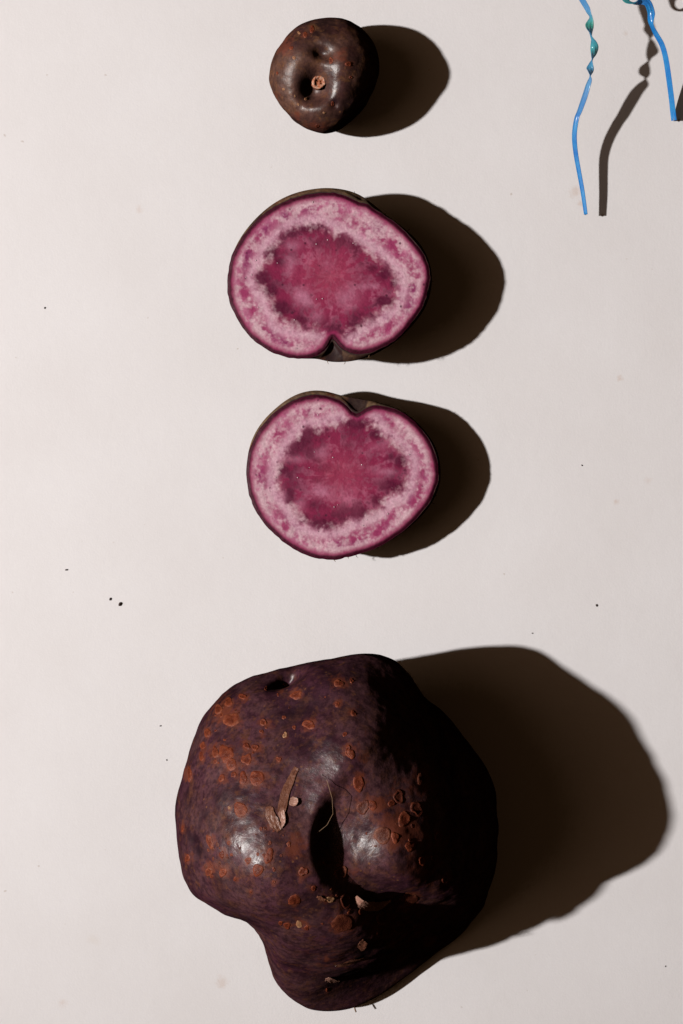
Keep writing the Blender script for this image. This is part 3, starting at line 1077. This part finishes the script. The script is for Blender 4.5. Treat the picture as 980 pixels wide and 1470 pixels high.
def potato_half(label, center, cut, out, med, zt, blobs, pale, seed, tilt=(0, 0), zo=0.88):
    t = thing('potato_half', label, 'potato half', wpos(*flat(center[0], center[1], zt * 0.5), 0), 'two halves of the cut potato')
    n = 600
    th = np.arange(n) * 2 * math.pi / n
    # plan outlines
    cf = np.array([flat(x, y, zt) for x, y in cut])
    of = np.array([flat(x, y, zt * zo) for x, y in out])
    pc = np.array(flat(center[0], center[1], zt))
    rc = outline(cf, pc, n, 0.7)
    ro = outline(of, pc, n, 3.0)
    ro = np.maximum(ro, rc * 0.97 + 0.3)
    rcs = np.maximum(rc, outline(cf, pc, n, 10.0))
    notch = rcs - rc
    wig = (vnoise(th * 40 / 6.2832 * 3, th * 0, seed) - 0.5) * 1.1
    rc = rc + wig
    ct, st = np.cos(th), np.sin(th)
    zc = lambda x, y: zt + tilt[0] * (x - pc[0]) + tilt[1] * (y - pc[1])
    # cut face, slightly domed and rounded off at the rim
    m = 130
    rho = (np.arange(1, m + 1) / m) ** 0.85
    x = pc[0] + rho[:, None] * (rc - 0.15)[None, :] * ct
    y = pc[1] + rho[:, None] * (rc - 0.15)[None, :] * st
    edge = (1 - rho)[:, None] * rc[None, :]
    z = zc(x, y) - 1.6 * np.exp(-(edge / 2.2) ** 2) + (fbm(x.ravel(), y.ravel(), 40, seed + 70, 2).reshape(x.shape) - 0.5) * 1.6
    z += (fbm(x.ravel(), y.ravel(), 7, seed + 75, 2).reshape(x.shape) - 0.5) * 0.5
    v = np.concatenate([np.stack([x, y, z], -1).reshape(-1, 3), [[pc[0], pc[1], float(z[0].mean())]]])
    fx, fy = image_of(v)
    colr = flesh_colour(fx, fy, cut, med, center, blobs, pale, seed)
    mesh_obj('flesh', to_world(v), rings_faces(m, n, True, False), M_FLESH, t, colors=colr)
    # beads of juice on the cut
    rd = random.Random(seed + 5)
    bv_, bf_ = [], []
    for q in range(16):
        a, rr_ = rd.uniform(0, 6.283), rd.random() ** 0.5 * 0.9
        i = int(a / 6.2832 * n) % n
        bx, by = pc[0] + rc[i] * rr_ * math.cos(a), pc[1] + rc[i] * rr_ * math.sin(a)
        br = rd.uniform(0.5, 1.0)
        o_ = len(bv_)
        for k in range(4):
            t_ = k / 4 * math.pi / 2
            for j in range(8):
                bv_.append(wpos(bx + br * math.cos(t_) * math.cos(j * math.pi / 4), by + br * math.cos(t_) * math.sin(j * math.pi / 4), zt + 0.2 + br * 0.8 * math.sin(t_)))
        bv_.append(wpos(bx, by, zt + 0.2 + br * 0.8))
        for k in range(3):
            for j in range(8):
                bf_.append((o_ + k * 8 + j, o_ + k * 8 + 8 + j, o_ + k * 8 + 8 + (j + 1) % 8, o_ + k * 8 + (j + 1) % 8))
        for j in range(8):
            bf_.append((o_ + 24 + j, o_ + 32, o_ + 24 + (j + 1) % 8))
    beads = mesh_obj('juice_beads', bv_, bf_, M_BEAD, t)
    beads['kind'] = 'stuff'
    # skin: from the cut down over the belly to the table
    rows = []
    ks = np.linspace(0, 1, 44)
    for k in ks:
        if k < 0.5:
            u = k / 0.5
            e = u ** 0.55
            r = (rc + notch) * (1 - e) + ro * e - notch * (1 + 0.3 * smooth(0, 0.4, u)) * (1 - smooth(0.5, 1.0, u))
            zz = (zt - 1.6) + (zt * zo - zt) * u
            f = 1 - u
            rows.append((r, zz, f))
        else:
            u = (k - 0.5) / 0.5 * math.pi / 2 * 0.985
            r = ro * np.cos(u) ** (1 / 1.35)
            zz = zt * zo * (1 - np.sin(u))
            rows.append((r, zz, 0))
    P = []
    for r, zz, f in rows:
        xx = pc[0] + r * ct
        yy = pc[1] + r * st
        za = zz + f * (zc(xx, yy) - zt) + np.zeros(n)
        P.append(np.stack([xx, yy, za], -1))
    # turned-in lip under the flesh
    lip = rc - 1.2
    P.insert(0, np.stack([pc[0] + lip * ct, pc[1] + lip * st, zc(pc[0] + lip * ct, pc[1] + lip * st) - 4.0], -1))
    P = np.concatenate(P)
    P = np.concatenate([P, [[pc[0], pc[1], 0.0]]])
    ix, iy = image_of(P)
    rs = fbm(P[:, 0] + P[:, 2], P[:, 1] - P[:, 2], 22, seed + 90, 3)
    skin = mesh_obj('skin', to_world(P), rings_faces(len(rows) + 1, n, False, True), M_SKIN_H, t, attrs={'rust': smooth(0.5, 0.8, rs) * 0.6, 'bruise_shade': np.maximum(smooth(0.62, 0.8, 1 - rs) * 0.5, np.concatenate([np.ones(n), *[np.maximum(smooth(1.0, 4.0, notch), 1 - smooth(0, 2.5, j) * (0.45 + 0.55 * (np.cos(th - R(235)) > 0.2))) for j in range(len(rows))], [0]]))})  # purple stain and shade painted into the notch; rim darkest off the upper left
    # root hairs and bits of torn skin on the shaded side
    rr_ = random.Random(seed)
    for q in range(11):
        a = R(rr_.uniform(-50, 95)) if q < 9 else R(rr_.uniform(-110, -60))
        i = int(a / (2 * math.pi) * n) % n
        zz = zt * rr_.uniform(0.62, 0.95)
        rad_ = max(ro[i], rc[i]) - 1.0
        b = np.array([pc[0] + rad_ * math.cos(a), pc[1] + rad_ * math.sin(a)])
        L = rr_.uniform(3, 7)
        d = a + rr_.uniform(-0.9, 0.9)
        e = b + L * np.array([math.cos(d), math.sin(d)])
        m_ = (b + e) / 2 + np.array([rr_.uniform(-1, 1), rr_.uniform(-1, 1)])
        tube('root_hair', [wpos(b[0], b[1], zz), wpos(m_[0], m_[1], zz + rr_.uniform(-1, 2)), wpos(e[0], e[1], zz + rr_.uniform(-2, 2))], [0.55 * S, 0.45 * S, 0.25 * S], M_HAIR, t, 5)
    return t, pc, rc, ro, zt


def quad(z, ox, oy, k):
    return [(ox + a / k, oy + b / k) for a, b in z]


CUT1 = [(326.5, 407), (328, 384), (332, 368), (339.6, 353), (349, 338), (361, 324), (374, 311), (388.6, 300), (405, 291), (424.5, 283), (444, 279), (462, 276.5),
        (480, 276.5), (490, 279), (502.6, 284.5), (515.7, 291), (527, 292.6), (535, 299), (551.6, 309), (568, 320), (584, 335), (597, 350), (608.8, 366),
        (615, 381), (617, 399), (615.5, 408), (612, 424), (605.5, 442), (594, 458), (581, 475), (568, 488), (551.6, 497.5), (535, 505), (519, 508), (504, 507),
        (494.5, 502.4), (485.5, 495), (480, 488), (477, 485), (474, 489), (471, 495), (467, 501.6), (455.5, 510), (441, 514), (426, 515), (408, 512), (390, 505.7), (374, 496),
        (359, 484.5), (348, 470), (338, 453.5), (330, 437), (326.5, 421)]
OUT1 = [(327, 407), (329, 384), (333, 366), (340, 350), (349, 335), (361, 320), (374, 306.5), (390, 293.5), (408, 283), (426, 276), (447, 271.5), (464, 269.5),
        (480, 270), (486, 270.6), (502.6, 274), (517, 279.6), (530, 289), (551, 307), (568, 319), (586, 333), (600.6, 347), (612, 364.5), (619, 387),
        (620, 405), (617, 424), (609, 444), (596, 462), (581, 478), (568, 490), (552, 500), (540, 507), (520, 515), (505, 518), (488, 519.5), (470, 518.5),
        (455, 514), (441, 514.5), (426, 514), (408, 511), (390, 504), (374, 494), (359, 482), (348, 468), (339, 452), (331, 436), (327, 421)]
MED1 = quad([(235, 190), (270, 170), (310, 158), (350, 160), (390, 175), (430, 195), (475, 220), (510, 240), (545, 262), (575, 295), (600, 325), (607, 360),
             (603, 400), (585, 425), (550, 445), (510, 470), (470, 495), (440, 510), (415, 530), (400, 545), (385, 530), (370, 512), (330, 500), (290, 498), (250, 490),
             (215, 475), (205, 445), (190, 405), (165, 370), (145, 330), (160, 300), (180, 260), (185, 240), (215, 215)], 300, 250, 2.227)
BLOB1 = [(443, 325, 20, 11, 1.0), (417, 334, 12, 9, 0.9), (390, 362, 12, 12, 1.0), (402, 375, 10, 8, 0.7), (378, 400, 14, 12, 0.9), (388, 415, 14, 12, 0.9),
         (404, 443, 14, 12, 1.0), (430, 460, 14, 9, 0.8), (487, 345, 18, 10, 0.6), (508, 352, 14, 9, 0.7), (552, 394, 12, 10, 0.9), (566, 405, 8, 8, 0.7),
         (551, 432, 13, 8, 1.0), (535, 385, 12, 8, 0.6), (478, 487, 9, 9, 1.0), (474, 476, 8, 8, 0.6), (510, 466, 16, 6, 0.7), (455, 350, 14, 14, 0.5), (460, 462, 16, 8, 0.5)]
PALE1 = [(432, 425, 10, 12, 0.8), (415, 380, 8, 12, 0.6), (470, 380, 10, 10, 0.4), (440, 430, 9, 12, 0.7), (500, 425, 18, 14, 0.5), (530, 412, 16, 4, 0.6), (420, 352, 12, 8, 0.6), (455, 455, 9, 9, 0.6)]
half1 = potato_half('thick potato half with marbled pink flesh, its notch pointing down', (474, 396), CUT1, OUT1, MED1, 94, BLOB1, PALE1, 200)

CUT2 = [(353, 680.6), (354, 664), (357, 648), (364.5, 630), (374, 613.7), (389, 597), (405, 584), (421.6, 574.5), (438, 569), (454, 566.5), (470.6, 568.5), (487, 574.5),
        (494, 579.5), (501, 586), (507, 592), (512, 594.5), (517, 592), (526, 586), (535.5, 581.5), (550, 583.5), (568, 587.5), (584.5, 597), (599, 609.6), (612, 625), (622, 643), (627, 661),
        (629.4, 680.6), (628, 694), (625, 701), (619, 717), (607, 733.5), (594, 748), (578, 763), (561.6, 774), (545, 784), (529, 791.4), (512.6, 796), (496, 800.4),
        (480, 803.7), (457.5, 802), (438, 796), (418, 785.7), (400, 772.6), (385.7, 759.6), (372.6, 743), (363, 725), (356, 706), (354, 689)]
OUT2 = [(354, 680), (354.5, 664), (357, 645), (364.5, 624), (377.5, 604), (394, 587.5), (410, 574.5), (426.5, 565.5), (441, 561.4), (454, 560), (470.6, 562), (480, 565),
        (496, 569.6), (512.6, 572.5), (529, 575), (545, 578.5), (561.6, 583), (584.5, 595), (600, 608), (614, 624), (627, 645), (631, 661), (632.5, 680), (631, 697),
        (622, 718), (610, 735), (595, 750), (578, 764), (561.6, 775), (545, 784), (529, 791), (512.6, 795), (496, 798), (480, 800), (457.5, 799), (438, 793), (418, 783), (400, 770),
        (387, 757), (374, 741), (364, 724), (357, 706), (355, 690)]
MED2 = quad([(235, 205), (265, 185), (310, 178), (365, 168), (410, 150), (435, 138), (470, 138), (500, 155), (530, 190), (560, 220), (590, 245), (610, 270), (632, 300), (630, 340),
             (620, 390), (600, 415), (560, 425), (530, 465), (480, 490), (430, 505), (400, 525), (350, 540), (300, 535), (255, 520), (235, 490), (210, 460), (190, 430), (165, 395),
             (160, 360), (165, 320), (190, 290), (210, 250), (225, 225)], 330, 540, 2.45)
BLOB2 = [(435, 630, 16, 12, 0.9), (445, 650, 12, 12, 0.8), (452, 622, 18, 9, 0.7), (405, 675, 14, 9, 0.9), (416, 712, 8, 14, 1.0), (464, 752, 22, 10, 1.0), (436, 745, 10, 9, 0.7), (510, 607, 24, 12, 0.9),
         (540, 622, 14, 9, 0.8), (575, 662, 9, 9, 1.0), (562, 655, 10, 8, 0.6), (562, 697, 18, 10, 1.0), (520, 735, 9, 10, 0.9), (540, 718, 9, 10, 0.7), (490, 740, 14, 10, 0.6), (470, 672, 24, 9, 0.6),
         (500, 640, 14, 10, 0.5), (460, 690, 16, 7, 0.5), (455, 725, 16, 10, 0.6), (455, 660, 10, 8, 0.6)]
PALE2 = [(460, 705, 14, 9, 0.8), (425, 660, 14, 5, 0.6), (430, 725, 8, 8, 0.7), (552, 678, 18, 5, 0.6), (545, 642, 14, 6, 0.5), (405, 712, 6, 8, 0.6), (500, 710, 14, 14, 0.35), (460, 650, 10, 8, 0.4)]
half2 = potato_half('thinner potato half with marbled pink flesh, its notch pointing up', (489, 683), CUT2, OUT2, MED2, 66, BLOB2, PALE2, 300)

# ------------------------------------------------------------------ the twist tie
TIE = [  # px, py, z, width, turn (degrees about its own line; 90 = standing on edge), green, pale
    (840.5, 308, 22, 8, 126, 0, 0.0), (836, 276, 27, 9, 126, 0, 0.0), (830.4, 245, 32, 9.5, 126, 0, 0.05), (826, 220, 37, 10, 126, 0, 0.1), (824, 195, 45, 11, 126, 0, 0.15),
    (827, 171, 53, 12, 124, 0, 0.25), (832, 158, 56, 13, 124, 0, 0.45), (839.6, 136, 60, 14, 124, 0, 0.7), (846, 114, 66, 13, 110, 0, 0.8), (848.6, 103, 70, 12, 40, 0.3, 0.5),
    (849, 95, 71, 12, -40, 0.4, 0.3), (849.5, 86, 71, 13, -90, 0.3, 0.4), (851, 75, 72, 13, -150, 0.9, 0.2), (850.5, 65, 74, 13, -215, 0.9, 0.1), (849, 56, 75, 12, -265, 0.6, 0.3),
    (848, 47, 76, 13, -300, 0.3, 0.3), (848, 39, 77, 14, -345, 1.0, 0.1), (849, 30, 77, 12, -400, 0.9, 0.2), (848.5, 22, 77, 11, -440, 0.4, 0.5), (844.5, 14, 77, 11, -420, 0.0, 0.7),
    (839, 5, 78, 11, -415, 0, 0.6), (832, -8, 82, 12, -415, 0, 0.4), (822, -30, 92, 13, -420, 0, 0.2), (815, -62, 105, 13, -440, 0.1, 0.1), (820, -95, 112, 13, -440, 0, 0.1),
    (840, -112, 112, 13, -440, 0, 0.1), (862, -104, 105, 13, -440, 0, 0.1), (876, -76, 95, 13, -440, 0, 0.1), (884, -44, 82, 13, -450, 0.2, 0.1), (891, -18, 70, 13, -500, 0.7, 0.0),
    (899, -3, 62, 13, -560, 1.0, 0.0), (907, 4, 59, 12, -610, 0.7, 0.0), (914, 4.5, 58, 12, -650, 0.2, 0.0), (921, 3, 58, 12, -690, 0.0, 0.3), (928, 6, 57, 12, -715, 0, 0.1),
    (932, 16, 55, 12, -715, 0, 0.0), (933.5, 26, 53, 12, -685, 0, 0.0), (936, 37, 51, 12, -645, 0, 0.1), (942, 49, 47, 11, -655, 0, 0.0), (950.6, 65, 42, 10.5, -664, 0, 0.0),
    (956, 85, 36, 10.5, -668, 0, 0.0), (960, 111, 27, 10.5, -670, 0, 0.0), (963.7, 139, 16, 10.5, -670, 0, 0.0), (966, 160, 9, 10.5, -672, 0, 0.0), (967.6, 173, 6.2, 10.5, -672, 0, 0.0)]


tie = catmull(TIE, 10)
tx, ty = flat(tie[:, 0], tie[:, 1], tie[:, 2])
line = [Vector(wpos(x, y, z)) for x, y, z in zip(tx, ty, tie[:, 2])]
tie_t = thing('twist_tie', 'thin blue and green twist tie curling in from the top edge, two ends hanging down', 'twist tie', wpos(900, 20, 0))
prof = []   # cross section of the strip: flat wings and a round middle over the wire
for u in (-1, -0.7, -0.42, -0.25, -0.1, 0.1, 0.25, 0.42, 0.7, 1):
    prof.append((u, 0.05 + 0.20 * math.exp(-(u / 0.22) ** 2)))
sec = [(u, h) for u, h in prof] + [(u, -h) for u, h in prof[::-1]]
verts, faces, side, pale = [], [], [], []
ns = len(sec)
for i, p in enumerate(line):
    tgt = (line[min(i + 1, len(line) - 1)] - line[max(i - 1, 0)]).normalized()
    a = Vector((0, 0, 1)).cross(tgt).normalized()     # level crosswise direction
    b = tgt.cross(a)
    an = R(tie[i, 4])
    w_ = tie[i, 3] * 0.43 * S
    du = a * math.cos(an) + b * math.sin(an)
    dn = tgt.cross(du)
    cupped = 0.20
    off = 0.38 * (smooth(125, 105, tie[i, 1]) * smooth(8, 24, tie[i, 1]) if tie[i, 0] < 870 else smooth(34, 20, tie[i, 1]) * smooth(-10, 0, tie[i, 1]))
    for (u, h) in sec:
        verts.append(p + du * (u + off) * w_ + dn * (h * 5.0 * S + cupped * (u * u - 0.4) * w_ * 0.8))
        side.append(min(1, max(0, tie[i, 5])) * (1.0 if h > 0 else 0.8))
        pale.append(tie[i, 6])
for i in range(len(line) - 1):
    for j in range(ns):
        j2 = (j + 1) % ns
        faces.append((i * ns + j, i * ns + j2, (i + 1) * ns + j2, (i + 1) * ns + j))
faces.append(tuple(range(ns))[::-1])
faces.append(tuple((len(line) - 1) * ns + j for j in range(ns)))
strip = mesh_obj('plastic_strip', verts, faces, M_PLASTIC, tie_t, attrs={'side': side, 'pale': pale})
M_WIRE = mat_plain('steel_wire', (0.35, 0.33, 0.32), 0.35)
for i0, i1 in ((0, 1), (len(line) - 1, len(line) - 2)):
    d = (line[i0] - line[i1]).normalized()
    tube('wire_end', [line[i0] - d * 3 * S, line[i0] + d * 0.8 * S], 0.9 * S, M_WIRE, tie_t, 8)

# ------------------------------------------------------------------ crumbs on the board
CRUMBS = [(158, 860, 2.2, 'upper crumb of the dark pair lying left of the big potato, with a smaller body'),
          (172, 867, 3.2, 'lower and larger crumb of the dark pair on the bare left side of the board'),
          (95, 818, 2.0, 'single dark crumb near the left edge, above the pair of crumbs'),
          (64, 442, 1.6, 'dark speck by the left edge, level with the thick potato half'),
          (230, 1042, 1.5, 'dark speck just left of the big potato, near its upper shoulder'),
          (239, 1091, 1.2, 'tiny red brown speck close to the left side of the big potato'),
          (856, 869, 2.0, 'dark speck at right, above the shadow of the big potato'),
          (835, 668, 1.4, 'tiny dark speck right of the shadow of the thinner half'),
          (764, 909, 1.3, 'tiny dark speck just above the shadow of the big potato'),
          (955, 1387, 1.2, 'faint brown speck in the bottom right corner of the board')]
for (x, y, r_, lab) in CRUMBS:
    verts, faces = [], []
    n, m = 9, 6
    ph = rng.uniform(0, 6)
    r_ *= 0.72
    for i in range(1, m):
        t = math.pi * i / m
        for j in range(n):
            a = 2 * math.pi * j / n
            rr = r_ * (1 + 0.35 * math.sin(2 * a + ph) + rng.uniform(-0.2, 0.2))
            verts.append(wpos(x + rr * math.sin(t) * math.cos(a), y + rr * math.sin(t) * math.sin(a), 0.6 * r_ * (1 + math.cos(t)) + 0.05))
    verts.append(wpos(x, y, 1.2 * r_))
    verts.append(wpos(x, y, 0.02))
    for i in range(m - 2):
        for j in range(n):
            j2 = (j + 1) % n
            faces.append((i * n + j, (i + 1) * n + j, (i + 1) * n + j2, i * n + j2))
    for j in range(n):
        faces.append(((m - 1) * n, j, (j + 1) % n))
        faces.append(((m - 1) * n + 1, (m - 2) * n + (j + 1) % n, (m - 2) * n + j))
    o = mesh_obj('crumb', verts, faces, M_SOIL)
    tag(o, lab, 'crumb', 'crumbs scattered on the board')
